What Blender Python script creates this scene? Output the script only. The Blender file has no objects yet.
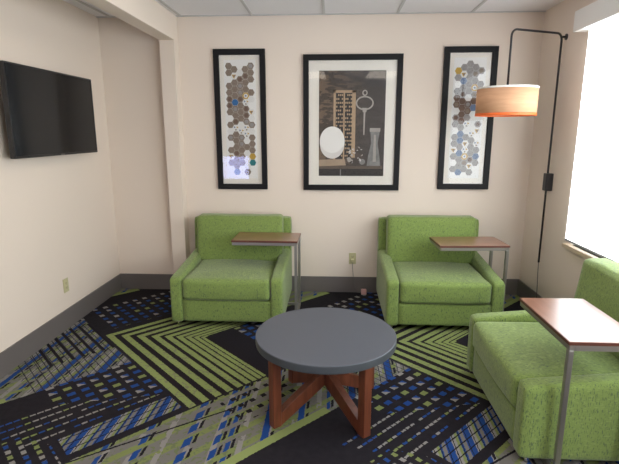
import bpy, bmesh, math, random
from mathutils import Vector, Matrix, noise as mnoise
random.seed(7)
C = bpy.context.scene.collection
PI = math.pi
SC = bpy.context.scene

# ------------------------------------------------------------------ materials
def new_mat(name):
    m = bpy.data.materials.new(name); m.use_nodes = True
    return m, m.node_tree, m.node_tree.nodes['Principled BSDF']

def mat(name, col, rough=.6, metal=0., spec=.5, bump=0., bscale=200., var=0., vscale=4., coat=0., stretch=(1, 1, 1), emit=None, estr=0.):
    m, nt, b = new_mat(name)
    b.inputs['Base Color'].default_value = (*col, 1)
    b.inputs['Roughness'].default_value = rough
    b.inputs['Metallic'].default_value = metal
    b.inputs['Specular IOR Level'].default_value = spec
    b.inputs['Coat Weight'].default_value = coat
    tc = nt.nodes.new('ShaderNodeTexCoord'); mp = nt.nodes.new('ShaderNodeMapping')
    mp.inputs['Scale'].default_value = stretch
    nt.links.new(tc.outputs['Object'], mp.inputs['Vector'])
    if var or not bump:
        n = nt.nodes.new('ShaderNodeTexNoise'); n.inputs['Scale'].default_value = vscale; n.inputs['Detail'].default_value = 4
        nt.links.new(mp.outputs[0], n.inputs['Vector'])
        r = nt.nodes.new('ShaderNodeMix'); r.data_type = 'RGBA'
        v = max(var, .015)
        r.inputs[6].default_value = (*[c*(1-v) for c in col], 1); r.inputs[7].default_value = (*[min(1, c*(1+v)) for c in col], 1)
        nt.links.new(n.outputs['Fac'], r.inputs[0]); nt.links.new(r.outputs[2], b.inputs['Base Color'])
    if bump:
        n = nt.nodes.new('ShaderNodeTexNoise'); n.inputs['Scale'].default_value = bscale; n.inputs['Detail'].default_value = 3
        nt.links.new(mp.outputs[0], n.inputs['Vector'])
        bp = nt.nodes.new('ShaderNodeBump'); bp.inputs['Strength'].default_value = bump; bp.inputs['Distance'].default_value = .002
        nt.links.new(n.outputs['Fac'], bp.inputs['Height']); nt.links.new(bp.outputs[0], b.inputs['Normal'])
    if emit:
        b.inputs['Emission Color'].default_value = (*emit, 1); b.inputs['Emission Strength'].default_value = estr
    return m

# a small expression language on math nodes
class X:
    nt = None
    def __init__(s, v): s.v = v
    @staticmethod
    def op(o, *a):
        n = X.nt.nodes.new('ShaderNodeMath'); n.operation = o
        for i, q in enumerate(a):
            q = q.v if isinstance(q, X) else q
            if isinstance(q, (int, float)): n.inputs[i].default_value = q
            else: X.nt.links.new(q, n.inputs[i])
        return X(n.outputs[0])
    def __add__(s, o): return X.op('ADD', s, o)
    __radd__ = __add__
    def __sub__(s, o): return X.op('SUBTRACT', s, o)
    def __rsub__(s, o): return X.op('SUBTRACT', o, s)
    def __mul__(s, o): return X.op('MULTIPLY', s, o)
    __rmul__ = __mul__
    def gt(s, o): return X.op('GREATER_THAN', s, o)
    def lt(s, o): return X.op('LESS_THAN', s, o)
    def mn(s, o): return X.op('MINIMUM', s, o)
    def mx(s, o): return X.op('MAXIMUM', s, o)
    def per(s, period, off=0.): return X.op('FRACT', (s+off)*(1/period))          # 0..1 saw
def rng(e, a, b): return e.gt(a)*e.lt(b)
def mixc(fac, a, b):
    n = X.nt.nodes.new('ShaderNodeMix'); n.data_type = 'RGBA'
    X.nt.links.new(fac.v, n.inputs[0])
    for i, q in ((6, a), (7, b)):
        if isinstance(q, tuple): n.inputs[i].default_value = (*q, 1)
        else: X.nt.links.new(q, n.inputs[i])
    return n.outputs[2]

def carpet_material():
    m, nt, b = new_mat('patterned_carpet'); X.nt = nt
    g = nt.nodes.new('ShaderNodeTexCoord')
    sp = nt.nodes.new('ShaderNodeSeparateXYZ'); nt.links.new(g.outputs['Object'], sp.inputs[0])
    def noise(scale, detail=2, vec=None, dim='3D'):
        n = nt.nodes.new('ShaderNodeTexNoise'); n.inputs['Scale'].default_value = scale; n.inputs['Detail'].default_value = detail
        nt.links.new(vec if vec else g.outputs['Object'], n.inputs['Vector'])
        return X(n.outputs['Fac'])
    j1 = (noise(60)-.5)*.012
    x = X(sp.outputs[0]) + j1; y = X(sp.outputs[1]) + (noise(75, 1)-.5)*.010
    r2 = 2**-.5
    p0 = (x+y)*r2 + 2.1
    q0 = (x-y)*r2 + .47
    T = 1.39
    w = q0-p0                                   # only depends on y
    def local(sc):
        s = (p0+q0)*.5
        k = X.op('ROUND', (s-sc)*(1/T))
        return p0-k*T, q0-k*T
    def rect(p, q, a, b_, c, d): return rng(p, a, b_)*rng(q, c, d)
    black = (.0115, .0095, .013); green = (.165, .195, .07); dgreen = (.125, .145, .075); grey = (.15, .142, .132); blue = (.014, .050, .19)
    pale = (.22, .21, .20); lime = (.21, .255, .09)
    nz = noise(9, 3); nf = noise(26, 2)
    blk = X(nz.v)
    n = nt.nodes.new('ShaderNodeMix'); n.data_type = 'RGBA'; nt.links.new(nf.v, n.inputs[0])
    n.inputs[6].default_value = (.010, .009, .012, 1); n.inputs[7].default_value = (.020, .017, .021, 1)
    col = n.outputs[2]
    # cell-hashed colour for dots: blue / pale / green
    def hashed(pu, qu):
        cb = nt.nodes.new('ShaderNodeCombineXYZ')
        nt.links.new(X.op('FLOOR', pu).v, cb.inputs[0]); nt.links.new(X.op('FLOOR', qu).v, cb.inputs[1])
        wn = nt.nodes.new('ShaderNodeTexWhiteNoise'); wn.noise_dimensions = '2D'; nt.links.new(cb.outputs[0], wn.inputs['Vector'])
        v = X(wn.outputs[0])
        c = mixc(v.gt(.48), blue, pale); c = mixc(v.gt(.86), c, green)
        return c, v
    def dots(p, q, per, po, qo, fill_p, fill_q, mask, col, blue_split=True):
        a = p.per(per, po); c = q.per(per, qo)
        inside = a.lt(fill_p)*c.lt(fill_q)
        hc, v = hashed((p+po)*(1/per), (q+qo)*(1/per))
        hc2 = mixc((a+c*(-1)).gt(.12)*v.lt(.8), hc, blue) if blue_split else hc
        return mixc(inside*mask, col, hc2)
    # ---- light crosshatched band
    def light_band(p, q, mask, col, qedge, blackq=None):
        s = p+q
        f = (q*1.0).per(.118, .03)
        base = mixc(f.lt(.36), grey, green)
        base = mixc((noise(40, 1)+nz*.4).gt(.80), base, dgreen)
        f2 = s.per(.19, .02)
        base = mixc(f2.lt(.22)*nz.gt(.46), base, pale)
        # blue columns that keep x constant
        sm = X.op('FRACT', (s-.80)*(1/2.78))*2.78 + .80
        dash = q.per(.086, 0).lt(.62)
        for c, wd, solid in ((.92, .035, 0), (1.17, .045, 0), (1.50, .055, 0), (1.72, .045, 0), (1.81, .035, 0), (2.07, .055, 1), (2.33, .05, 1), (2.55, .03, 0), (2.76, .06, 1), (2.93, .03, 1), (3.12, .07, 1), (3.33, .03, 0)):
            mk = rng(sm, c-wd/2, c+wd/2)
            if not solid: mk = mk*dash
            base = mixc(mk, base, blue)
            mk2 = rng(sm, c+wd*.75, c+wd*.75+.022)*dash
            base = mixc(mk2, base, black)
        base = mixc((p.per(.047, .0).lt(.15)+s.per(.062, .01).lt(.13)).mn(1)*(p.gt(.72)), base, (.03, .03, .04))
        # little black diamonds near the chevrons
        dm = p.per(.083, .02).lt(.42)*q.per(.083, .03).lt(.40)*rect(p, q, .16, .62, 1.40, 1.72)
        base = mixc(dm, base, black)
        # thin dark threads
        base = mixc(rng(q-p*.18, 1.52, 1.532)*p.lt(.2), base, black)
        base = mixc(q.gt(qedge-.055)*p.lt(.6), base, lime)
        bl = (p.per(.072, .02).lt(.30))*rect(p, q, .86, 1.40, 1.05, 1.66)
        base = mixc(bl, base, black)
        return mixc(mask, col, base)
    p, q = local(.95)
    s = p+q
    m1 = (rect(p, q, -.69, 1.37, 1.40, 1.97)+rect(p, q, .84, 1.37, .95, 1.41)).mn(1)
    # the band is wide: draw it from two wraps
    col = light_band(p, q, m1, col, 1.97)
    pb, qb = local(1.65)
    m1b = (rect(pb, qb, .30, 1.37, 1.40, 1.97)+rect(pb, qb, .84, 1.37, .95, 1.41)).mn(1)
    col = light_band(pb, qb, m1b, col, 1.97)
    pc, qc = local(.55)
    m1c = rect(pc, qc, -.69, .10, 1.40, 1.97)
    col = light_band(pc, qc, m1c, col, 1.97)
    # band near the back wall
    pd, qd = local(-.30)
    md = rect(pd, qd, -.1, .66, -1.5, -.90)
    base = mixc(qd.per(.11, 0).lt(.5), grey, green)
    sd = pd+qd
    base = mixc((sd.per(.20, .07)).lt(.22)*qd.per(.09).lt(.7), base, blue)
    base = mixc(qd.gt(-.95), base, lime)
    col = mixc(md, col, base)
    # ---- dotted square below the chevrons
    p, q = local(.27)
    wedge = (q-p*.62).lt(1.165)
    col = dots(p, q, .0835, -.006, .02, .58, .44, rect(p, q, -.60, -.02, .575, 1.14)*wedge, col)
    # rows of dashes, thinning
    rowmask = rect(p, q, -.98, .0, .80, 1.155)*(p-q*.55).gt(-1.42)*(1-wedge)
    a = q.per(.0695, .0); dsh = p.per(.040, 0).lt(.78)
    hc, v = hashed(p*25, q*12)
    col = mixc(a.lt(.20)*dsh*rowmask*v.gt(.08), col, hc)
    # thinner dotted columns beside them (L-turn)
    p, q = local(.2)
    cmask = rect(p, q, -1.05, -.70, 1.02, 1.75)*(p-q*.55).lt(-1.36)
    hc, v = hashed(p*16.6, q*19)
    col = mixc(p.per(.060, .05).lt(.40)*q.per(.0526, 0).lt(.6)*cmask, col, hc)
    # ---- blue / pale stripe panel
    p, q = local(.45)
    s = p+q
    pm = rect(p, q, -.66, -.025, 1.18, 1.345)
    f = s.per(.165, .02)
    base = mixc(f.gt(.34), blue, pale); base = mixc(f.gt(.56), base, green); base = mixc(f.gt(.70), base, blue); base = mixc(f.gt(.82), base, grey)
    base = mixc(s.per(.055, .01).lt(.12), base, black)
    base = mixc(q.per(.052, 0).lt(.14), base, black)
    col = mixc(pm, col, base)
    # ---- dots behind the chevrons
    p, q = local(.0)
    um = rect(p, q, .10, 1.0, -.70, -.09)
    col = dots(p, q, .094, -.01, .0, .42, .50, um, col)
    p, q = local(1.05)
    col = dots(p, q, .0835, -.006, .02, .60, .55, rect(p, q, .84, 1.37, .58, .95), col)
    # ---- green chevrons
    p, q = local(.62)
    mm = p.mn(q)
    region = ((rect(p, q, 0, .60, 0, 1.385) + rect(p, q, 0, 1.37, 0, .56)).mn(1))*(mm.lt(.60))
    # black thins towards the inside
    st = None
    t = .0
    pos = 0.0; i = 0
    chv = None
    widths = [(.047, .043), (.046, .043), (.047, .038), (.046, .030), (.044, .021), (.040, .014), (.036, .011), (.031, .009), (.026, .008)]
    for gw, bw in widths:
        r_ = rng(mm, pos, pos+gw)
        chv = r_ if chv is None else chv+r_
        pos += gw+bw
    gcol = mixc((noise(45, 2)+nz*.5).gt(.83), lime, (.17, .185, .095))
    inner = mixc(chv, (.014, .011, .014), gcol)
    col = mixc(region, col, inner)
    blockm = rect(p, q, .60, .82, .56, 1.385)
    col = mixc(blockm, col, (.013, .011, .015))
    nt.links.new(col, b.inputs['Base Color'])
    b.inputs['Roughness'].default_value = .95; b.inputs['Specular IOR Level'].default_value = .12
    bn = nt.nodes.new('ShaderNodeTexNoise'); bn.inputs['Scale'].default_value = 260; nt.links.new(g.outputs['Object'], bn.inputs['Vector'])
    bp = nt.nodes.new('ShaderNodeBump'); bp.inputs['Strength'].default_value = .35; bp.inputs['Distance'].default_value = .003
    nt.links.new(bn.outputs['Fac'], bp.inputs['Height']); nt.links.new(bp.outputs[0], b.inputs['Normal'])
    return m

def fabric_material():
    m, nt, b = new_mat('green_tweed'); X.nt = nt
    g = nt.nodes.new('ShaderNodeTexCoord'); geo = nt.nodes.new('ShaderNodeTexCoord')
    sn = nt.nodes.new('ShaderNodeSeparateXYZ'); nt.links.new(g.outputs['Normal'], sn.inputs[0])
    top = X.op('ABSOLUTE', X(sn.outputs[2])).gt(.72)
    def nz(scale, st, detail=2):
        mp = nt.nodes.new('ShaderNodeMapping'); mp.inputs['Scale'].default_value = st
        nt.links.new(g.outputs['Object'], mp.inputs['Vector'])
        n = nt.nodes.new('ShaderNodeTexNoise'); n.inputs['Scale'].default_value = scale; n.inputs['Detail'].default_value = detail
        nt.links.new(mp.outputs[0], n.inputs['Vector'])
        return X(n.outputs['Fac'])
    side = nz(1, (200, 200, 46)); flat = nz(1, (190, 55, 60))
    d = side*(1-top)+flat*top
    col = mixc((d.gt(.565))*.65, (.185, .262, .066), (.065, .095, .045))
    horiz = nz(1, (45, 45, 260))
    col = mixc(horiz.gt(.60)*(.55), col, (.28, .365, .115))
    col = mixc(d.gt(.67)*.7, col, (.035, .06, .055))
    big = nz(1, (5, 5, 5))
    col = mixc(big*.35, col, (.20, .275, .075))
    nt.links.new(col, b.inputs['Base Color'])
    b.inputs['Roughness'].default_value = .85; b.inputs['Specular IOR Level'].default_value = .2
    b.inputs['Sheen Weight'].default_value = .25
    bp = nt.nodes.new('ShaderNodeBump'); bp.inputs['Strength'].default_value = .3; bp.inputs['Distance'].default_value = .0015
    nt.links.new((d+horiz).v, bp.inputs['Height']); nt.links.new(bp.outputs[0], b.inputs['Normal'])
    return m

def wood_material(name, c1, c2, rough, scale=(3, 40, 40), coat=0., spec=.5):
    m, nt, b = new_mat(name)
    tc = nt.nodes.new('ShaderNodeTexCoord'); mp = nt.nodes.new('ShaderNodeMapping'); mp.inputs['Scale'].default_value = scale
    nt.links.new(tc.outputs['Object'], mp.inputs['Vector'])
    n = nt.nodes.new('ShaderNodeTexNoise'); n.inputs['Scale'].default_value = 1; n.inputs['Detail'].default_value = 6; n.inputs['Distortion'].default_value = .6
    nt.links.new(mp.outputs[0], n.inputs['Vector'])
    r = nt.nodes.new('ShaderNodeValToRGB'); r.color_ramp.elements[0].position = .32; r.color_ramp.elements[1].position = .68
    r.color_ramp.elements[0].color = (*c1, 1); r.color_ramp.elements[1].color = (*c2, 1)
    nt.links.new(n.outputs['Fac'], r.inputs[0]); nt.links.new(r.outputs[0], b.inputs['Base Color'])
    b.inputs['Roughness'].default_value = rough; b.inputs['Coat Weight'].default_value = coat; b.inputs['Specular IOR Level'].default_value = spec
    b.inputs['Coat Roughness'].default_value = .2; b.inputs['Coat IOR'].default_value = 1.7
    return m

def glass_material(name, rough=.03, refl=1.0):
    m = bpy.data.materials.new(name); m.use_nodes = True; nt = m.node_tree; nt.nodes.clear()
    out = nt.nodes.new('ShaderNodeOutputMaterial'); mx = nt.nodes.new('ShaderNodeMixShader')
    tr = nt.nodes.new('ShaderNodeBsdfTransparent'); gl = nt.nodes.new('ShaderNodeBsdfGlossy'); gl.inputs['Roughness'].default_value = rough
    fr = nt.nodes.new('ShaderNodeFresnel'); fr.inputs['IOR'].default_value = 1.5
    mu = nt.nodes.new('ShaderNodeMath'); mu.operation = 'MULTIPLY'; mu.inputs[1].default_value = refl
    nt.links.new(fr.outputs[0], mu.inputs[0]); nt.links.new(mu.outputs[0], mx.inputs[0])
    nt.links.new(tr.outputs[0], mx.inputs[1]); nt.links.new(gl.outputs[0], mx.inputs[2]); nt.links.new(mx.outputs[0], out.inputs[0])
    return m

def emit_material(name, col, strength, var=0.):
    m, nt, b = new_mat(name)
    b.inputs['Base Color'].default_value = (.8, .8, .8, 1); b.inputs['Roughness'].default_value = .8
    b.inputs['Emission Color'].default_value = (*col, 1); b.inputs['Emission Strength'].default_value = strength
    if var:
        tc = nt.nodes.new('ShaderNodeTexCoord'); n = nt.nodes.new('ShaderNodeTexNoise'); n.inputs['Scale'].default_value = 2.2; n.inputs['Detail'].default_value = 3
        nt.links.new(tc.outputs['Object'], n.inputs['Vector'])
        mr = nt.nodes.new('ShaderNodeMapRange'); mr.inputs[3].default_value = strength*(1-var); mr.inputs[4].default_value = strength*(1+var)
        nt.links.new(n.outputs['Fac'], mr.inputs[0]); nt.links.new(mr.outputs[0], b.inputs['Emission Strength'])
    return m

WALL = (.74, .645, .555)
M = dict(
    rail=mat('grey_blind_rail', (.42, .43, .44), .5),
    wall=mat('beige_wall_paint', WALL, .75, bump=.12, bscale=160, var=.02, vscale=1.5, spec=.35),
    ceiling=mat('ceiling_tile', (.78, .77, .79), .9, bump=.3, bscale=220, var=.02, vscale=3),
    grid=mat('ceiling_grid_metal', (.50, .50, .50), .5),
    base=mat('grey_vinyl_base', (.135, .12, .112), .55, var=.05, vscale=2, bump=.05),
    carpet=carpet_material(), tweed=fabric_material(),
    walnut=wood_material('brown_laminate', (.17, .068, .036), (.25, .105, .058), .30, (4, 34, 34), spec=.6, coat=.5),
    walnut_edge=mat('dark_red_edge_band', (.10, .03, .018), .4, var=.1),
    cherry=wood_material('cherry_wood', (.095, .026, .011), (.165, .048, .021), .42, (30, 30, 4)),
    slate=mat('slate_grey_laminate', (.078, .086, .105), .42, var=.04, vscale=3, spec=.4),
    slate_edge=mat('slate_grey_edge', (.062, .070, .078), .5, var=.04),
    steel=mat('brushed_steel', (.36, .34, .31), .38, metal=.85, var=.04),
    chrome=mat('chrome', (.75, .75, .75), .15, metal=1.),
    black_metal=mat('black_metal', (.02, .018, .02), .4, metal=.2),
    frame=mat('black_picture_frame', (.008, .008, .009), .5, bump=.05, spec=.2),
    mat_white=mat('white_mat_board', (.80, .77, .70), .8),
    paper=mat('art_paper', (.80, .80, .78), .8),
    glass=glass_material('picture_glass', .02, .45),
    veneer=None, screen=mat('dark_screen', (.008, .010, .012), .12, spec=.3),
    plastic=mat('black_plastic', (.012, .012, .013), .3),
    almond=mat('almond_plastic', (.50, .46, .26), .4), slot=mat('outlet_slot', (.05, .045, .03), .5),
    white=mat('white_paint', (.78, .77, .74), .5), sill=mat('beige_sill_stone', (.62, .50, .36), .35, var=.10, vscale=20),
    pink=mat('pink_plastic', (.62, .36, .34), .5), cord=mat('grey_cord', (.10, .09, .085), .5),
    orange=mat('orange_trim', (.85, .16, .03), .5), white_trim=mat('white_shade_trim', (.85, .82, .78), .6),
)

# ------------------------------------------------------------------ mesh helpers
def obj(name, bm, m, parent=None, smooth=False, loc=None, auto=None):
    me = bpy.data.meshes.new(name)
    bmesh.ops.recalc_face_normals(bm, faces=bm.faces)
    bm.to_mesh(me); bm.free()
    for mm in (m if isinstance(m, (list, tuple)) else [m]): me.materials.append(mm)
    if smooth:
        for pl in me.polygons: pl.use_smooth = True
    o = bpy.data.objects.new(name, me); C.objects.link(o)
    if parent: o.parent = parent
    if loc: o.location = loc
    if auto:
        me.set_sharp_from_angle(angle=math.radians(auto))
    return o
def tag(o, label, cat, group=None):
    o['label'] = label; o['category'] = cat
    if group: o['group'] = group
    return o
def thing(name, label, cat, loc=(0, 0, 0), rotz=0, group=None):
    o = bpy.data.objects.new(name, None); C.objects.link(o)
    o.location = loc; o.rotation_euler = (0, 0, rotz); o.empty_display_size = .1
    return tag(o, label, cat, group)
def struct(name, bm, m, parent=None, **k):
    o = obj(name, bm, m, parent, **k)
    if not parent: o['kind'] = 'structure'
    return o
def dup(root, loc, rotz, label, group=None):
    def cp(o, par):
        c = o.copy(); C.objects.link(c); c.parent = par
        for ch in list(o.children): cp(ch, c)
        return c
    r = cp(root, None); r.location = loc; r.rotation_euler = (0, 0, rotz); r['label'] = label
    if group: r['group'] = group
    return r
def box(bm, x0, x1, y0, y1, z0, z1, bev=0., mi=0, seg=2):
    t = bmesh.new()
    bmesh.ops.create_cube(t, size=1)
    for v in t.verts:
        v.co = Vector(((x0+x1)/2+v.co.x*(x1-x0), (y0+y1)/2+v.co.y*(y1-y0), (z0+z1)/2+v.co.z*(z1-z0)))
    if bev: bmesh.ops.bevel(t, geom=t.edges[:], offset=bev, segments=seg, profile=.5, affect='EDGES')
    merge(bm, t, mi)
def merge(bm, t, mi=0):
    mp = {}
    for v in t.verts: mp[v] = bm.verts.new(v.co)
    for f in t.faces:
        try:
            nf = bm.faces.new([mp[v] for v in f.verts]); nf.material_index = mi if mi else f.material_index; nf.smooth = f.smooth
        except ValueError: pass
    t.free()
def B(*a, **k):
    bm = bmesh.new(); box(bm, *a, **k); return bm
def prism(pts, d0, d1, axis='y', bev=0.):
    """polygon of 2-D points extruded along an axis; pts are in the two remaining axes"""
    bm = bmesh.new()
    def P(a, b, d): return {'y': (a, d, b), 'x': (d, a, b), 'z': (a, b, d)}[axis]
    v0 = [bm.verts.new(P(a, b, d0)) for a, b in pts]; v1 = [bm.verts.new(P(a, b, d1)) for a, b in pts]
    bm.faces.new(v0); bm.faces.new(v1[::-1]); n = len(pts)
    for i in range(n): bm.faces.new((v0[i], v0[(i+1) % n], v1[(i+1) % n], v1[i]))
    bmesh.ops.recalc_face_normals(bm, faces=bm.faces)
    if bev: bmesh.ops.bevel(bm, geom=bm.edges[:], offset=bev, segments=2, profile=.5, affect='EDGES')
    return bm
def cyl(bm, c0, c1, r0, r1=None, n=24, mi=0, caps=True):
    c0 = Vector(c0); c1 = Vector(c1); r1 = r0 if r1 is None else r1
    d = (c1-c0).normalized(); a = d.orthogonal().normalized(); b = d.cross(a)
    A = [bm.verts.new(c0+(a*math.cos(2*PI*i/n)+b*math.sin(2*PI*i/n))*r0) for i in range(n)]
    Bv = [bm.verts.new(c1+(a*math.cos(2*PI*i/n)+b*math.sin(2*PI*i/n))*r1) for i in range(n)]
    for i in range(n):
        f = bm.faces.new((A[i], A[(i+1) % n], Bv[(i+1) % n], Bv[i])); f.smooth = True; f.material_index = mi
    if caps:
        for L in (A[::-1], Bv):
            f = bm.faces.new(L); f.material_index = mi
def tube(pts, r, n=12):
    bm = bmesh.new(); pts = [Vector(p) for p in pts]
    rings = []; up = None
    for i, p in enumerate(pts):
        d = ((pts[min(i+1, len(pts)-1)]-pts[max(i-1, 0)])).normalized()
        if up is None: up = d.orthogonal().normalized()
        up = (up-d*up.dot(d)).normalized(); s = d.cross(up)
        rings.append([bm.verts.new(p+(up*math.cos(2*PI*k/n)+s*math.sin(2*PI*k/n))*r) for k in range(n)])
    for a, b in zip(rings, rings[1:]):
        for k in range(n):
            f = bm.faces.new((a[k], a[(k+1) % n], b[(k+1) % n], b[k])); f.smooth = True
    bm.faces.new(rings[0][::-1]); bm.faces.new(rings[-1])
    return bm
def lathe(bm, prof, cx=0, cy=0, n=64, mi=0, close=False):
    rings = []
    for r, z in prof: rings.append([bm.verts.new((cx+r*math.cos(2*PI*k/n), cy+r*math.sin(2*PI*k/n), z)) for k in range(n)])
    prs = list(zip(rings, rings[1:])) + ([(rings[-1], rings[0])] if close else [])
    for a, b in prs:
        for k in range(n):
            f = bm.faces.new((a[k], a[(k+1) % n], b[(k+1) % n], b[k])); f.smooth = True; f.material_index = mi
    if not close:
        bm.faces.new(rings[0][::-1]).material_index = mi; bm.faces.new(rings[-1]).material_index = mi
def rbox(x0, x1, y0, y1, z0, z1, r=.03, puff=(0, 0, 0), warp=None, n=14, wob=.0):
    """soft upholstered block: rounded box, faces puffed outward, optionally warped"""
    bm = bmesh.new(); bmesh.ops.create_cube(bm, size=2)
    bmesh.ops.subdivide_edges(bm, edges=bm.edges[:], cuts=n, use_grid_fill=True)
    c = Vector(((x0+x1)/2, (y0+y1)/2, (z0+z1)/2)); h = Vector(((x1-x0)/2, (y1-y0)/2, (z1-z0)/2))
    def dens(t):       # push grid lines towards the borders
        return math.copysign(abs(t)**.62, t) if abs(t) < 1 else t
    for v in bm.verts:
        u = Vector([dens(t) for t in v.co])
        P = Vector((u.x*h.x, u.y*h.y, u.z*h.z))
        inner = Vector([max(-(h[i]-r), min(h[i]-r, P[i])) for i in range(3)])
        d = P-inner
        if d.length > 1e-9: P = inner+d.normalized()*r
        for i in range(3):
            j, k = (i+1) % 3, (i+2) % 3
            if puff[i]: P[i] += puff[i]*(1-u[j]**2)*(1-u[k]**2)*u[i]
        P += c
        if wob: P += Vector((0, 0, 1))*wob*mnoise.noise(P*6) + Vector((0, 1, 0))*wob*mnoise.noise(P*5+Vector((9, 0, 0)))
        v.co = warp(P) if warp else P
    for f in bm.faces: f.smooth = True
    return bm

# ------------------------------------------------------------------ room
XL, XR, HC = -2.205, 1.87, 2.65
HB = .162
YB = -7.0
struct('floor', B(-4.6, XR+.1, YB-.1, .12, -.08, 0), M['carpet'])
struct('ceiling', B(-4.6, XR+.12, YB-.1, .12, HC, HC+.06), M['ceiling'])
g = bmesh.new()
for k in range(-5, 8):
    gx = -1.42+.66*k if k < 0 else -1.415+.66*k
    if -4.5 < gx < XR-.05: box(g, gx-.012, gx+.012, YB, 0, HC-.006, HC+.001)
for gy in [-.02-1.32*k for k in range(0, 6)]:
    box(g, -4.5, XR, gy-.012, gy+.012, HC-.0065, HC+.001)
struct('trim_1', g, M['grid'])
struct('wall_back', B(-4.6, XR+.12, 0, .1, 0, HC), M['wall'])
struct('wall_left', B(XL-.1, XL, -4.8, 0, 0, HC), M['wall'])
struct('wall_lobby', B(-4.6, -4.5, YB, 0, 0, HC), M['wall'])
# wall behind the camera with a bright low window far left
g = bmesh.new()
wx0, wx1, wz0, wz1 = -2.86, -2.08, .47, 1.02
box(g, -4.6, wx0, YB-.1, YB, 0, HC); box(g, wx1, XR+.12, YB-.1, YB, 0, HC)
box(g, wx0, wx1, YB-.1, YB, 0, wz0); box(g, wx0, wx1, YB-.1, YB, wz1, HC)
struct('wall_front', g, M['wall'])
w2 = struct('window_2', B(wx0, wx1, YB-.06, YB-.04, wz0, wz1), emit_material('daylit_pane', (.45, .5, 1.0), 8))
# right wall with two window openings
W1 = (-2.95, -.92, .735, 2.36); W2 = (-5.6, -3.55, .735, 2.36)
g = bmesh.new(); X0, X1 = XR, XR+.12
box(g, X0, X1, -.92, 0, 0, HC); box(g, X0, X1, -3.55, -2.95, 0, HC); box(g, X0, X1, YB, -5.6, 0, HC)
for a, b_, c, d in (W1, W2):
    box(g, X0, X1, a, b_, 0, c); box(g, X0, X1, a, b_, d, HC)
struct('wall_right', g, M['wall'])
BLIND = emit_material('daylit_roller_blind', (.90, .96, 1.0), 2.5, .03)
BLIND2 = emit_material('bright_roller_blind', (.90, .96, 1.0), 4, .03)
PANE = glass_material('window_glass', .01, 1.)
for i, (a, b_, c, d) in enumerate((W1, W2)):
    wn = bpy.data.objects.new('window_1' if i == 0 else 'window_3', None); C.objects.link(wn); wn.location = (XR, b_, c); wn['kind'] = 'structure'
    def wp(name, bm, m):
        for v in bm.verts: v.co -= Vector((XR, b_, c))
        return obj(name, bm, m, wn)
    g = bmesh.new(); fx0, fx1 = XR+.05, XR+.09
    box(g, fx0, fx1, a, a+.05, c, d); box(g, fx0, fx1, b_-.05, b_, c, d); box(g, fx0, fx1, a+.05, b_-.05, c, c+.05); box(g, fx0, fx1, a+.05, b_-.05, d-.05, d)
    ym = (a+b_)/2; box(g, fx0, fx1, ym-.025, ym+.025, c+.05, d-.05)
    wp('window_frame', g, M['white'])
    wp('pane', B(fx0+.015, fx0+.02, a+.05, b_-.05, c+.05, d-.05), PANE)
    wp('window_sill', B(XR-.040, XR+.05, a-.06, b_+.07, c-.03, c, bev=.004), M['sill'])
    g = bmesh.new(); box(g, XR-.100, XR-.001, a-.06, b_+.14, 2.325, 2.47, bev=.006)
    wp('valance', g, M['white'])
    wp('roller_blind', B(XR-.032, XR-.029, a-.02, b_+.035, c+.045, 2.34), BLIND if i == 0 else BLIND2)
    wp('bottom_rail', B(XR-.038, XR-.023, a-.02, b_+.035, c+.028, c+.046, bev=.003), M['rail'])

# pilaster and dropped beam on the left
struct('trim_2', B(-1.597, -1.457, -.12, 0, 0, 2.425, bev=.003, seg=1), M['wall'])
struct('trim_3', B(-1.597, -1.457, -6.9, 0, 2.425, HC-.001, bev=.003, seg=1), M['wall'])
# baseboards
t_ = .012
g = bmesh.new(); box(g, XL, -1.597, -t_, 0, 0, HB); box(g, -1.597-t_, -1.457+t_, -.12-t_, -.12, 0, HB); box(g, -1.597-t_, -1.597, -.12, 0, 0, HB); box(g, -1.457, -1.457+t_, -.12, 0, 0, HB); box(g, -1.457, XR, -t_, 0, 0, HB)
struct('baseboard_back', g, M['base'])
struct('baseboard_left', B(XL, XL+t_, -4.8, -t_, 0, HB), M['base'])
struct('baseboard_right', B(XR-t_, XR, YB, -t_, 0, HB), M['base'])

# ceiling lamps over the part of the room behind the camera
TROF = emit_material('troffer_diffuser', (1.0, .86, .70), 3.)
def troffer(x, y, label):
    t = thing('ceiling_light', label, 'ceiling light', (x, y, HC), 0, 'recessed ceiling lights')
    g = bmesh.new()
    for a in ((-.3, .3, -.6, -.57), (-.3, .3, .57, .6), (-.3, -.27, -.57, .57), (.27, .3, -.57, .57)): box(g, *a, -.014, -.001)
    obj('frame', g, M['white'], t); obj('diffuser', B(-.27, .27, -.57, .57, -.010, -.004), TROF, t)
    return t
tr = troffer(-.43, -1.99, 'recessed rectangular ceiling light above the round table')
dup(tr, (.89, -4.63, HC), 0, 'recessed rectangular ceiling light behind the viewer, window side')
dup(tr, (-.43, -4.63, HC), 0, 'recessed rectangular ceiling light behind the viewer, television side')

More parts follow.
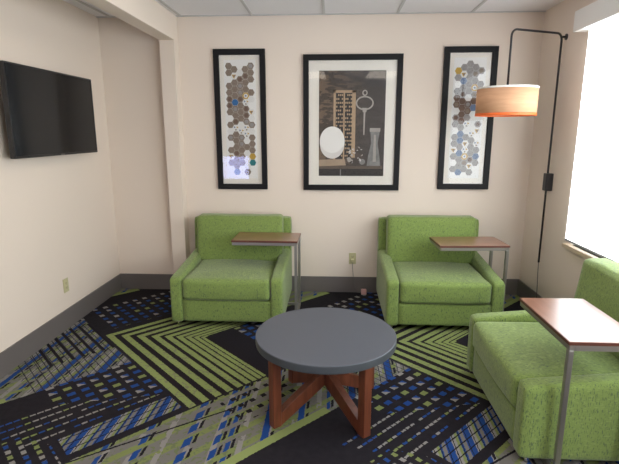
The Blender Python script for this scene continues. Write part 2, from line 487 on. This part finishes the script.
# ------------------------------------------------------------------ armchairs
def make_armchair(label, loc, rotz, group):
    t = thing('armchair', label, 'armchair', loc, rotz, group)
    W, D = .472, .945            # half width, depth ; local y: 0 = rear, -D = front
    tw = M['tweed']
    aw = .105
    obj('base_frame', rbox(-W+aw-.01, W-aw+.01, -D+.012, -.05, .045, .235, .018, (0, .004, 0), n=8), tw, t)
    def arm_warp(P):
        # arm top falls from the back towards the front
        k = (P.z-.05)/.37
        f = (P.y+D)/(D)
        return Vector((P.x, P.y, P.z + max(0, k)*(.010+.085*f)))
    for s in (-1, 1):
        x0, x1 = sorted((s*W, s*(W-aw)))
        obj('armrest', rbox(x0, x1, -D, -.04, .04, .415, .026, (.003, .003, .004), arm_warp, n=12), tw, t)
    def back_warp(P):
        return Vector((P.x, P.y + (P.z-.4)*.06, P.z))
    obj('back_frame', rbox(-W, W, -.175, -.055, .045, .795, .022, (0, 0, .003), back_warp, n=10), tw, t)
    def bc_warp(P):
        f = P.z-.42
        return Vector((P.x, P.y + f*.12, P.z))
    obj('back_cushion', rbox(-W+.068, W-.068, -.345, -.19, .405, .832, .030, (.002, .022, .006), bc_warp, n=18, wob=.006), tw, t)
    obj('seat_cushion', rbox(-W+aw+.003, W-aw-.003, -D-.008, -.20, .235, .418, .034, (0, .010, .018), None, n=18, wob=.006), tw, t)
    # welt along the front of the seat cushion
    for sx in (-1, 1):
        for yy in (-D+.06, -.10):
            g = bmesh.new(); cyl(g, (sx*(W-.05), yy, 0), (sx*(W-.05), yy, .05), .016, .022, 16)
            obj('leg', g, M['chrome'], t)
    return t
G_CH = 'green tweed armchairs'
chairA = make_armchair('green tweed armchair against back wall beside the white pilaster, left of the round table', (-.873, -.015, 0), 0, G_CH)
dup(chairA, (.915, -.015, 0), 0, 'green tweed armchair against back wall below the picture and wall lamp', G_CH)
dup(chairA, (1.860, -2.078, 0), -PI/2, 'green tweed armchair under the window, seen from its side', G_CH)

# ------------------------------------------------------------------ C-shaped side tables
def make_side_table(label, loc, rotz, group):
    t = thing('side_table', label, 'side table', loc, rotz, group)
    hx, hy, H = .284, .172, .695
    g = bmesh.new(); box(g, -hx, hx, -hy, hy, H-.018, H, bev=.002, seg=1)
    top = obj('tabletop', g, M['walnut'], t)
    g = bmesh.new(); e = .0015
    for a in ((-hx-e, hx+e, -hy-e, -hy+.001), (-hx-e, hx+e, hy-.001, hy+e), (-hx-e, -hx+.001, -hy, hy), (hx-.001, hx+e, -hy, hy)): box(g, *a, H-.0165, H-.0015)
    obj('edge_band', g, M['walnut_edge'], top)
    s = .024; z1 = H-.018; z0 = z1-.026
    g = bmesh.new()
    box(g, -hx+.004, hx-.002, -hy+.002, -hy+.002+s, z0, z1, bev=.002, seg=1); box(g, -hx+.004, hx-.002, hy-.002-s, hy-.002, z0, z1, bev=.002, seg=1)
    box(g, -hx+.004, -hx+.004+s, -hy+.002+s, hy-.002-s, z0, z1); box(g, hx-.002-s, hx-.002, -hy+.002+s, hy-.002-s, z0, z1)
    obj('top_frame', g, M['steel'], t)
    for sy in (-1, 1):
        a, b_ = sorted((sy*(hy-.002), sy*(hy-.002-s)))
        obj('leg', B(hx-.002-s, hx-.002, a, b_, .022, z0, bev=.002, seg=1), M['steel'], t)
        obj('base_rail', B(-hx+.08, hx-.002, a, b_, 0, .022, bev=.002, seg=1), M['steel'], t)
    obj('cross_rail', B(hx-.002-s, hx-.002, -hy+.002+s, hy-.002-s, 0, .022), M['steel'], t)
    return t
G_ST = 'brown topped metal side tables reaching over the armchairs'
stA = make_side_table('brown topped metal side table over the armchair beside the white pilaster', (-.578, -.548, 0), math.radians(-1.2), G_ST)
dup(stA, (1.153, -.648, 0), math.radians(3.5), 'brown topped metal side table over the armchair below the wall lamp', G_ST)
dup(stA, (1.222, -2.338, 0), -PI/2, 'brown topped metal side table over the armchair under the window', G_ST)

# ------------------------------------------------------------------ coffee table
ct = thing('coffee_table', 'round slate grey coffee table on crossed cherry wood legs, in front of the armchairs', 'coffee table', (-.033, -2.062, 0), 0)
R_, H = .404, .466
g = bmesh.new(); lathe(g, [(R_-.006, H-.047), (R_-.001, H-.044), (R_, H-.041), (R_, H-.003), (R_-.003, H), (R_*.5, H)], n=96)
for f in g.faces:
    c = f.calc_center_median(); f.material_index = 0 if (c.z > H-.002) else 1
obj('tabletop', g, [M['slate'], M['slate_edge']], ct, auto=35)
L_ = .372; th = .052; zt = H-.047
for k, ang in enumerate((41, 131, 221, 311)):
    ang = ang-3
    def rotp(bm, a=math.radians(ang)):
        bmesh.ops.rotate(bm, cent=(0, 0, 0), matrix=Matrix.Rotation(a, 3, 'Z'), verts=bm.verts); return bm
    lo = 'leg'
    obj(lo, rotp(B(L_-.052, L_, -th/2, th/2, 0, zt, bev=.003, seg=1)), M['cherry'], ct)
    obj('diagonal_brace', rotp(prism([(L_-.052, .004), (L_-.052, .082), (.02, .245), (-.0, .245), (-.0, .160)], -th/2+.003, th/2-.003, 'y', bev=.002)), M['cherry'], ct)
g = bmesh.new()
for a in (38, 128):
    t2 = bmesh.new(); box(t2, -L_+.052, L_-.052, -.02, .02, zt-.022, zt-.0005)
    bmesh.ops.rotate(t2, cent=(0, 0, 0), matrix=Matrix.Rotation(math.radians(a), 3, 'Z'), verts=t2.verts); merge(g, t2)
obj('top_rail', g, M['cherry'], ct)

# ------------------------------------------------------------------ television
tv = thing('television', 'black flat screen television mounted on left wall', 'television', (XL, -1.0, 1.74))
def tvp(bm):
    bmesh.ops.translate(bm, verts=bm.verts, vec=(-XL, 1.0, -1.74)); return bm
y0, y1, z0, z1, xs = -1.560, -.446, 1.428, 2.048, XL+.105
tvb = obj('body', tvp(B(xs-.035, xs-.004, y0, y1, z0, z1, bev=.004)), M['plastic'], tv)
g = bmesh.new(); bz = .010
for a in ((y0, y1, z1-bz, z1), (y0, y1, z0, z0+bz+.006), (y0, y0+bz, z0+bz, z1-bz), (y1-bz, y1, z0+bz, z1-bz)): box(g, xs-.004, xs, *a)
obj('bezel', tvp(g), M['plastic'], tv)
obj('screen', tvp(B(xs-.004, xs-.0025, y0+bz, y1-bz, z0+bz+.006, z1-bz)), M['screen'], tv)
obj('wall_mount', tvp(B(XL, xs-.035, -1.2, -.8, 1.6, 1.88)), M['black_metal'], tv)
obj('logo_bar', tvp(B(xs, xs+.001, -1.02, -.97, z0+.004, z0+.009)), M['steel'], tv)

# ------------------------------------------------------------------ pictures
def hexagon(bm, cx, cz, r, y, mi, rot=0, n=6, dy=.0004):
    vs = [bm.verts.new((cx+r*math.cos(math.radians(rot)+2*PI*i/n), y, cz+r*math.sin(math.radians(rot)+2*PI*i/n))) for i in range(n)]
    f = bm.faces.new(vs); f.material_index = mi
def picture(name, label, x0, x1, z0, z1, fw, group=None):
    t = thing(name, label, 'picture', ((x0+x1)/2, 0, z0), 0, group)
    off = Vector(((x0+x1)/2, 0, z0))
    g = bmesh.new()
    for a in ((x0, x1, z0, z0+fw), (x0, x1, z1-fw, z1), (x0, x0+fw, z0+fw, z1-fw), (x1-fw, x1, z0+fw, z1-fw)):
        box(g, a[0], a[1], -.032, -.002, a[2], a[3], bev=.002, seg=1)
    return t, off, g
def add(name, g, m, t, off):
    bmesh.ops.translate(g, verts=g.verts, vec=-off); return obj(name, g, m, t)
HEXM = [mat('hex_taupe', (.235, .185, .145), .8, var=.25, vscale=60), mat('hex_grey', (.30, .285, .275), .8, var=.25, vscale=60), mat('hex_brown', (.15, .095, .07), .8, var=.25, vscale=60),
        mat('hex_gold', (.50, .32, .05), .8), mat('hex_blue', (.03, .14, .36), .8), mat('hex_steel_blue', (.14, .20, .32), .8), mat('hex_white', (.72, .72, .70), .8), mat('hex_teal', (.02, .20, .22), .8)]
def hex_art(name, x0, x1, z0, z1, rows, label, seed, group):
    t, off, g = picture(name, label, x0, x1, z0, z1, .052, group)
    add('frame', g, M['frame'], t, off)
    add('mat_board', B(x0+.05, x1-.05, -.010, -.006, z0+.05, z1-.05), M['mat_white'], t, off)
    px0, px1, pz0, pz1 = x0+.095, x1-.095, z0+.105, z1-.095
    add('art_paper', B(px0, px1, -.0125, -.010, pz0, pz1), M['paper'], t, off)
    g = bmesh.new(); r = .0345; rd = random.Random(seed)
    cxm = (px0+px1)/2; dx = r*1.5; dz = r*3**.5
    # four hexagon columns; each row string names the colour of the cells
    ztop = pz1-.055
    for k, row in enumerate(rows):
        for c, ch in enumerate(row):
            if ch == '.': continue
            cx = cxm+(c-2)*dx; cz = ztop-k*dz-(dz/2 if c % 2 else 0)
            mi = {'t': 0, 'g': 1, 'b': 2, 'y': 3, 'B': 4, 's': 5, 'w': 6, 'T': 7}.get(ch.lower() if ch in 'YW' else ch, 0)
            if ch == 'Y': 
                hexagon(g, cx, cz, r*.98, -.0128, 6); hexagon(g, cx-.004, cz, r*.7, -.0131, 3, 30, 3); hexagon(g, cx, cz, r*.30, -.0134, 0)
            elif ch == 'R':
                hexagon(g, cx, cz, r*.98, -.0128, 3); hexagon(g, cx, cz, r*.62, -.0131, 6); hexagon(g, cx, cz, r*.28, -.0134, 5)
            elif ch == 'P':
                hexagon(g, cx, cz, r*.98, -.0128, 6)
                for q_ in range(3): hexagon(g, cx+r*.45*math.cos(q_*2.094+.5), cz+r*.45*math.sin(q_*2.094+.5), r*.34, -.0131, (3, 5, 0)[q_], 0, 3)
            else:
                hexagon(g, cx, cz, r*.98, -.0128, mi)
                hexagon(g, cx, cz, r*.62, -.0131, mi if rd.random() < .6 else (0, 2, 1)[rd.randrange(3)] if mi < 3 else mi, 0)
    add('hexagon_print', g, HEXM, t, off)
    add('glass', B(x0+.05, x1-.05, -.0185, -.0165, z0+.05, z1-.05), M['glass'], t, off)
G_P = 'hexagon prints in black frames'
hex_art('framed_print', -1.128, -.640, 1.052, 2.357,
        ['tt.tt', 'tYwtt', '.tttt', 'tttt.', 'tttRt', 'tBtPw', 'tttt.', 'ttttY', '.tttw', 'tPwPt', 'wtPPw', 'tttwt', '.tttt', 'tttwt', 'Yttwy', 'tttwT', '.s.t.'],
        'narrow framed print of brown hexagons with bright blue dot, left of the egg picture', 3, G_P)
hex_art('framed_print', 1.005, 1.487, 1.062, 2.360,
        ['.ggg.', 'yYggg', 'gsgg.', '.ggRg', 'ggggg', 'bbwbb', 'bbbsw', '.bbwY', 'gbgww', 'ggPwg', '.swPY', 'gsgg.', 'ggYgP', 'YsPgg', 'ggRgs', '.ggYg', 'gsgg.'],
        'narrow framed print of grey hexagons partly hidden behind the lamp shade', 5, G_P)
# the still life
x0, x1, z0, z1 = -.286, .635, 1.048, 2.303
t, off, g = picture('framed_photograph', 'large black framed still life of white egg, abacus and key, central on back wall', x0, x1, z0, z1, .052)
add('frame', g, M['frame'], t, off)
add('mat_board', B(x0+.05, x1-.05, -.012, -.006, z0+.05, z1-.05), M['mat_white'], t, off)
PX0, PX1, PZ0, PZ1 = -.138, .485, 1.185, 2.160
def PP(u, v): return PX0+u*(PX1-PX0), PZ1-v*(PZ1-PZ0)       # 0..1 inside the print
def poly(bm, pts, y, mi):
    f = bm.faces.new([bm.verts.new((PP(u, v)[0], y, PP(u, v)[1])) for u, v in pts]); f.material_index = mi
def ell(bm, u, v, ru, rv, y, mi, n=32, a0=0):
    poly(bm, [(u+ru*math.cos(a0+2*PI*i/n), v+rv*math.sin(a0+2*PI*i/n)) for i in range(n)], y, mi)
m_, nt, b = new_mat('print_background'); X.nt = nt
tc = nt.nodes.new('ShaderNodeTexCoord'); mp = nt.nodes.new('ShaderNodeMapping'); mp.inputs['Scale'].default_value = (3, 1, 9); nt.links.new(tc.outputs['Object'], mp.inputs[0])
n = nt.nodes.new('ShaderNodeTexNoise'); n.inputs['Scale'].default_value = 3; n.inputs['Detail'].default_value = 6; nt.links.new(mp.outputs[0], n.inputs['Vector'])
sx = nt.nodes.new('ShaderNodeSeparateXYZ'); nt.links.new(tc.outputs['Object'], sx.inputs[0])
f = X.op('MULTIPLY', X(sx.outputs[0])*(-2.2)+.35, 1.0).mx(0).mn(1)
c1 = mixc(X(n.outputs['Fac']).gt(.52)*.8, (.055, .04, .03), (.17, .115, .075))
c2 = mixc(X(n.outputs['Fac']), (.03, .026, .026), (.075, .065, .06))
nt.links.new(mixc(f, c2, c1), b.inputs['Base Color']); b.inputs['Roughness'].default_value = .7
PM = [m_, mat('print_gold', (.42, .30, .19), .7, var=.2, vscale=40), mat('print_dark', (.022, .019, .020), .7, var=.3, vscale=20), mat('print_egg', (.78, .77, .74), .6, var=.04, vscale=5), mat('print_egg_shadow', (.66, .64, .61), .6, var=.05),
      mat('print_key', (.36, .33, .30), .7, var=.2, vscale=30), mat('print_glass', (.20, .20, .195), .7, var=.5, vscale=22), mat('print_shelf', (.10, .075, .055), .7, var=.3, vscale=12), mat('print_book', (.36, .27, .19), .7, var=.2, vscale=15)]
add('photograph', B(PX0, PX1, -.0135, -.012, PZ0, PZ1), PM[0], t, off)
g = bmesh.new()
poly(g, [(0, .905), (.98, .90), (.98, .93), (0, .935)], -.0138, 7)
poly(g, [(0, .93), (1, .93), (1, 1), (0, 1)], -.0140, 2)
# abacus: frame, rods and beads
for a in ((.22, .255, .18, .88), (.50, .555, .18, .82), (.22, .555, .18, .205), (.37, .392, .2, .85)): poly(g, [(a[0], a[2]), (a[1], a[2]), (a[1], a[3]), (a[0], a[3])], -.0142, 1)
poly(g, [(.255, .205), (.50, .205), (.50, .82), (.255, .82)], -.0140, 2)
for r_ in range(17):
    v = .225+r_*.036
    for c_ in range(9):
        u = .27+c_*.0275
        if (r_+2*c_) % 5 != 0: ell(g, u, v, .0105, .0105, -.0144, 1, 8)
# book, egg
poly(g, [(0, .84), (.40, .835), (.42, .895), (0, .905)], -.0146, 8)
eg = []
for i in range(48):
    a = 2*PI*i/48; eg.append((.205+.19*math.cos(a)*(1-.07*(-math.sin(a))), .675-.155*(-math.sin(a))*(-1)))
poly(g, eg, -.0150, 3)
poly(g, [(.205+.185*math.cos(a)*(1-.07*(-math.sin(a))), .678+.152*math.sin(a)) for a in [math.radians(x) for x in range(10, 171, 10)]]+[(.205+.15*math.cos(a), .70+.075*math.sin(a)) for a in [math.radians(x) for x in range(160, 19, -10)]], -.0152, 4)
# key
def ring(bm, u, v, ru, rv, w, mi, n=40):
    for i in range(n):
        a, b_ = 2*PI*i/n, 2*PI*(i+1)/n
        poly(bm, [(u+ru*math.cos(a), v+rv*math.sin(a)), (u+ru*math.cos(b_), v+rv*math.sin(b_)), (u+(ru-w)*math.cos(b_), v+(rv-w*.65)*math.sin(b_)), (u+(ru-w)*math.cos(a), v+(rv-w*.65)*math.sin(a))], -.0146, mi)
ring(g, .69, .30, .135, .067, .022, 5); ring(g, .69, .205, .04, .028, .018, 5)
poly(g, [(.675, .345), (.705, .345), (.695, .60), (.678, .60)], -.0147, 5)
poly(g, [(.65, .345), (.73, .345), (.715, .385), (.665, .385)], -.0148, 5)
# glass jar
poly(g, [(.78, .55), (.93, .55), (.92, .60), (.90, .68), (.93, .80), (.95, .90), (.74, .90), (.76, .80), (.80, .68), (.79, .60)], -.0146, 6)
poly(g, [(.775, .535), (.935, .535), (.935, .57), (.775, .57)], -.0148, 5)
poly(g, [(.84, .60), (.87, .60), (.88, .86), (.83, .86)], -.0149, 5)
# pale spiky plant
rd = random.Random(4)
for i in range(26):
    u, v = .54+rd.uniform(-.10, .12), .80+rd.uniform(-.08, .07)
    a = rd.uniform(0, 6.28); l = rd.uniform(.025, .06)
    poly(g, [(u, v), (u+l*math.cos(a), v+l*.6*math.sin(a)), (u+l*.6*math.cos(a+.6), v+l*.4*math.sin(a+.6))], -.0150-.00002*i, 4 if i % 3 else 5)
ell(g, .67, .86, .045, .028, -.0148, 6); ell(g, .47, .84, .03, .025, -.0149, 5)
poly(g, [(.33, .935), (.345, .935), (.345, 1), (.33, 1)], -.0145, 6)
add('still_life_print', g, PM, t, off)
add('glass', B(x0+.05, x1-.05, -.0185, -.0165, z0+.05, z1-.05), M['glass'], t, off)

# ------------------------------------------------------------------ wall lamp
m_, nt, b = new_mat('maple_veneer'); X.nt = nt
tc = nt.nodes.new('ShaderNodeTexCoord'); mp = nt.nodes.new('ShaderNodeMapping'); mp.inputs['Scale'].default_value = (5, 5, 42); nt.links.new(tc.outputs['Object'], mp.inputs[0])
n = nt.nodes.new('ShaderNodeTexNoise'); n.inputs['Scale'].default_value = 1; n.inputs['Detail'].default_value = 5; n.inputs['Distortion'].default_value = .8; nt.links.new(mp.outputs[0], n.inputs['Vector'])
vc = mixc(X(n.outputs['Fac']), (.56, .30, .17), (.72, .43, .26)); nt.links.new(vc, b.inputs['Base Color']); b.inputs['Roughness'].default_value = .85; b.inputs['Specular IOR Level'].default_value = .15
b.inputs['Emission Color'].default_value = (1, .6, .3, 1); b.inputs['Emission Strength'].default_value = 0.0
b.inputs['Transmission Weight'].default_value = 0
VEN = m_
lx, ly = XR-.038, -.475
ax, ay = 1.363, -.68
base = Vector((lx, ly, 0))
lamp = thing('wall_lamp', 'black pole wall lamp with wooden drum shade in back right corner', 'wall lamp', (XR, ly, 1.19))
loff = Vector((XR, ly, 1.19))
def la(name, g, m, par=None):
    bmesh.ops.translate(g, verts=g.verts, vec=-loff); return obj(name, g, m, par or lamp)
ztop = 2.375; rr = .05
d = Vector((ax-lx, ay-ly, 0)).normalized()
pts = [(lx, ly, .468), (lx, ly, 1.2), (lx, ly, ztop-rr)]
for i in range(1, 7):
    a = i/6*PI/2; pts.append(tuple(Vector((lx, ly, ztop-rr))+d*(rr-rr*math.cos(a))+Vector((0, 0, rr*math.sin(a)))))
E2 = Vector((ax, ay, ztop-rr))
for i in range(0, 7):
    a = i/6*PI/2; pts.append(tuple(E2-d*(rr-rr*math.sin(a))+Vector((0, 0, rr*math.cos(a)))))
pts.append((ax, ay, 1.95))
la('pole', tube(pts, .0085), M['black_metal'])
g = bmesh.new(); box(g, lx-.022, XR, ly-.032, ly+.032, 1.107, 1.255, bev=.005); la('switch_box', g, M['black_metal'])
g = bmesh.new(); cyl(g, (lx-.006, ly, 2.35), (XR, ly, 2.35), .009); cyl(g, (XR-.008, ly, 2.35), (XR, ly, 2.35), .024); la('wall_bracket', g, M['black_metal'])
SR, sz0, sz1 = .227, 1.725, 1.943
g = bmesh.new(); lathe(g, [(SR, sz0+.018), (SR, sz1-.012), (SR-.004, sz1-.012), (SR-.004, sz0+.018)], ax, ay, close=True)
sh = la('lamp_shade', g, VEN)
g = bmesh.new(); lathe(g, [(SR+.0015, sz0), (SR+.0015, sz0+.02), (SR-.006, sz0+.02), (SR-.006, sz0)], ax, ay, close=True); la('orange_trim_band', g, M['orange'], sh)
sh.children[-1]['label'] = 'orange lower trim band of the shade'
g = bmesh.new(); lathe(g, [(SR+.0015, sz1-.014), (SR+.0015, sz1), (SR-.006, sz1), (SR-.006, sz1-.014)], ax, ay, close=True); la('white_trim_band', g, M['white_trim'], sh)
g = bmesh.new(); lathe(g, [(SR-.006, sz0+.012), (SR-.006, sz0+.015), (.0, sz0+.015), (.0, sz0+.012)][:2]+[(.004, sz0+.015), (.004, sz0+.012)], ax, ay, close=True); la('shade_diffuser', g, M['white_trim'], sh)
g = bmesh.new()
for k in range(3):
    a = k*2.094; cyl(g, (ax, ay, sz1-.012), (ax+(SR-.003)*math.cos(a), ay+(SR-.003)*math.sin(a), sz1-.012), .002, n=6)
cyl(g, (ax, ay, sz1-.10), (ax, ay, sz1+.012), .016, n=16)
la('socket', g, M['black_metal'])
g = bmesh.new(); bmesh.ops.create_uvsphere(g, u_segments=16, v_segments=12, radius=.03); bmesh.ops.translate(g, verts=g.verts, vec=(ax, ay, sz1-.125))
la('bulb', g, emit_material('warm_bulb', (1, .62, .32), 6.0))
cp = [(lx, ly, .468), (lx+.002, ly, .40), (lx+.012, ly+.006, .25), (lx+.02, ly+.01, .12), (lx+.022, ly+.012, .02)]
la('cord', tube(cp, .0028, 8), M['cord'])

# ------------------------------------------------------------------ outlets, adapter
def outlet(label, loc, rotz):
    t = thing('wall_outlet', label, 'outlet', loc, rotz, 'almond wall outlets')
    g = bmesh.new(); box(g, -.036, .036, -.006, 0, -.058, .058, bev=.002); obj('cover_plate', g, M['almond'], t)
    for zc in (-.02, .02):
        r = obj('receptacle', B(-.017, .017, -.0085, -.005, zc-.015, zc+.015, bev=.001, seg=1), M['almond'], t)
        g = bmesh.new()
        for xx in (-.007, .007): box(g, xx-.0015, xx+.0015, -.0088, -.0084, zc-.003, zc+.008)
        cyl(g, (0, -.0084, zc-.009), (0, -.0088, zc-.009), .0025, n=10)
        obj('slots', g, M['slot'], r)
    return t
oB = outlet('almond wall outlet with plug on the back wall between two armchairs', (.205, 0, .355), 0)
dup(oB, (XL, -.985, .36), -PI/2*-1, 'almond wall outlet low on the left wall', 'almond wall outlets')
t = thing('power_adapter', 'pink power adapter on floor with thin cord up to the outlet', 'adapter', (.322, -.06, 0))
to = Vector((.322, -.06, 0))
def pa(name, g, m):
    bmesh.ops.translate(g, verts=g.verts, vec=-to); return obj(name, g, m, t)
pa('housing', B(.295, .348, -.085, -.035, 0, .05, bev=.006), M['pink'])
pa('plug', B(.190, .215, -.040, -.0090, .322, .352, bev=.003), M['almond'])
pa('cord', tube([(.203, -.030, .323), (.207, -.032, .26), (.214, -.03, .18), (.222, -.028, .10), (.232, -.032, .045), (.255, -.045, .012), (.28, -.055, .012), (.297, -.06, .018)], .0024, 8), M['cord'])

# ------------------------------------------------------------------ light, camera
w = bpy.data.worlds.new('World'); SC.world = w; w.use_nodes = True
nt = w.node_tree; bg = nt.nodes['Background']
bg.inputs[0].default_value = (.75, .85, 1, 1); bg.inputs[1].default_value = 1.0

yaw, pitch, roll, F = .0497, .2089, -.0008, 470.6
cd = bpy.data.cameras.new('camera'); cam = bpy.data.objects.new('camera', cd); C.objects.link(cam)
cd.sensor_fit = 'HORIZONTAL'; cd.sensor_width = 36; cd.lens = F/619*36; cd.clip_start = .02
fw = Vector((-math.sin(yaw)*math.cos(pitch), math.cos(yaw)*math.cos(pitch), -math.sin(pitch)))
r = Vector((math.cos(yaw), math.sin(yaw), 0)); u = r.cross(fw)
r2 = r*math.cos(roll)+u*math.sin(roll); u2 = -r*math.sin(roll)+u*math.cos(roll)
cam.matrix_world = Matrix(((r2.x, u2.x, -fw.x, 0), (r2.y, u2.y, -fw.y, -4.6057), (r2.z, u2.z, -fw.z, 1.6), (0, 0, 0, 1)))
SC.camera = cam
vs = SC.view_settings; vs.view_transform = 'Standard'; vs.look = 'None'; vs.exposure = 1.1; vs.gamma = 1; vs.use_curve_mapping = False
SC.cycles.use_denoising = True
SC.cycles.max_bounces = 8; SC.cycles.diffuse_bounces = 5
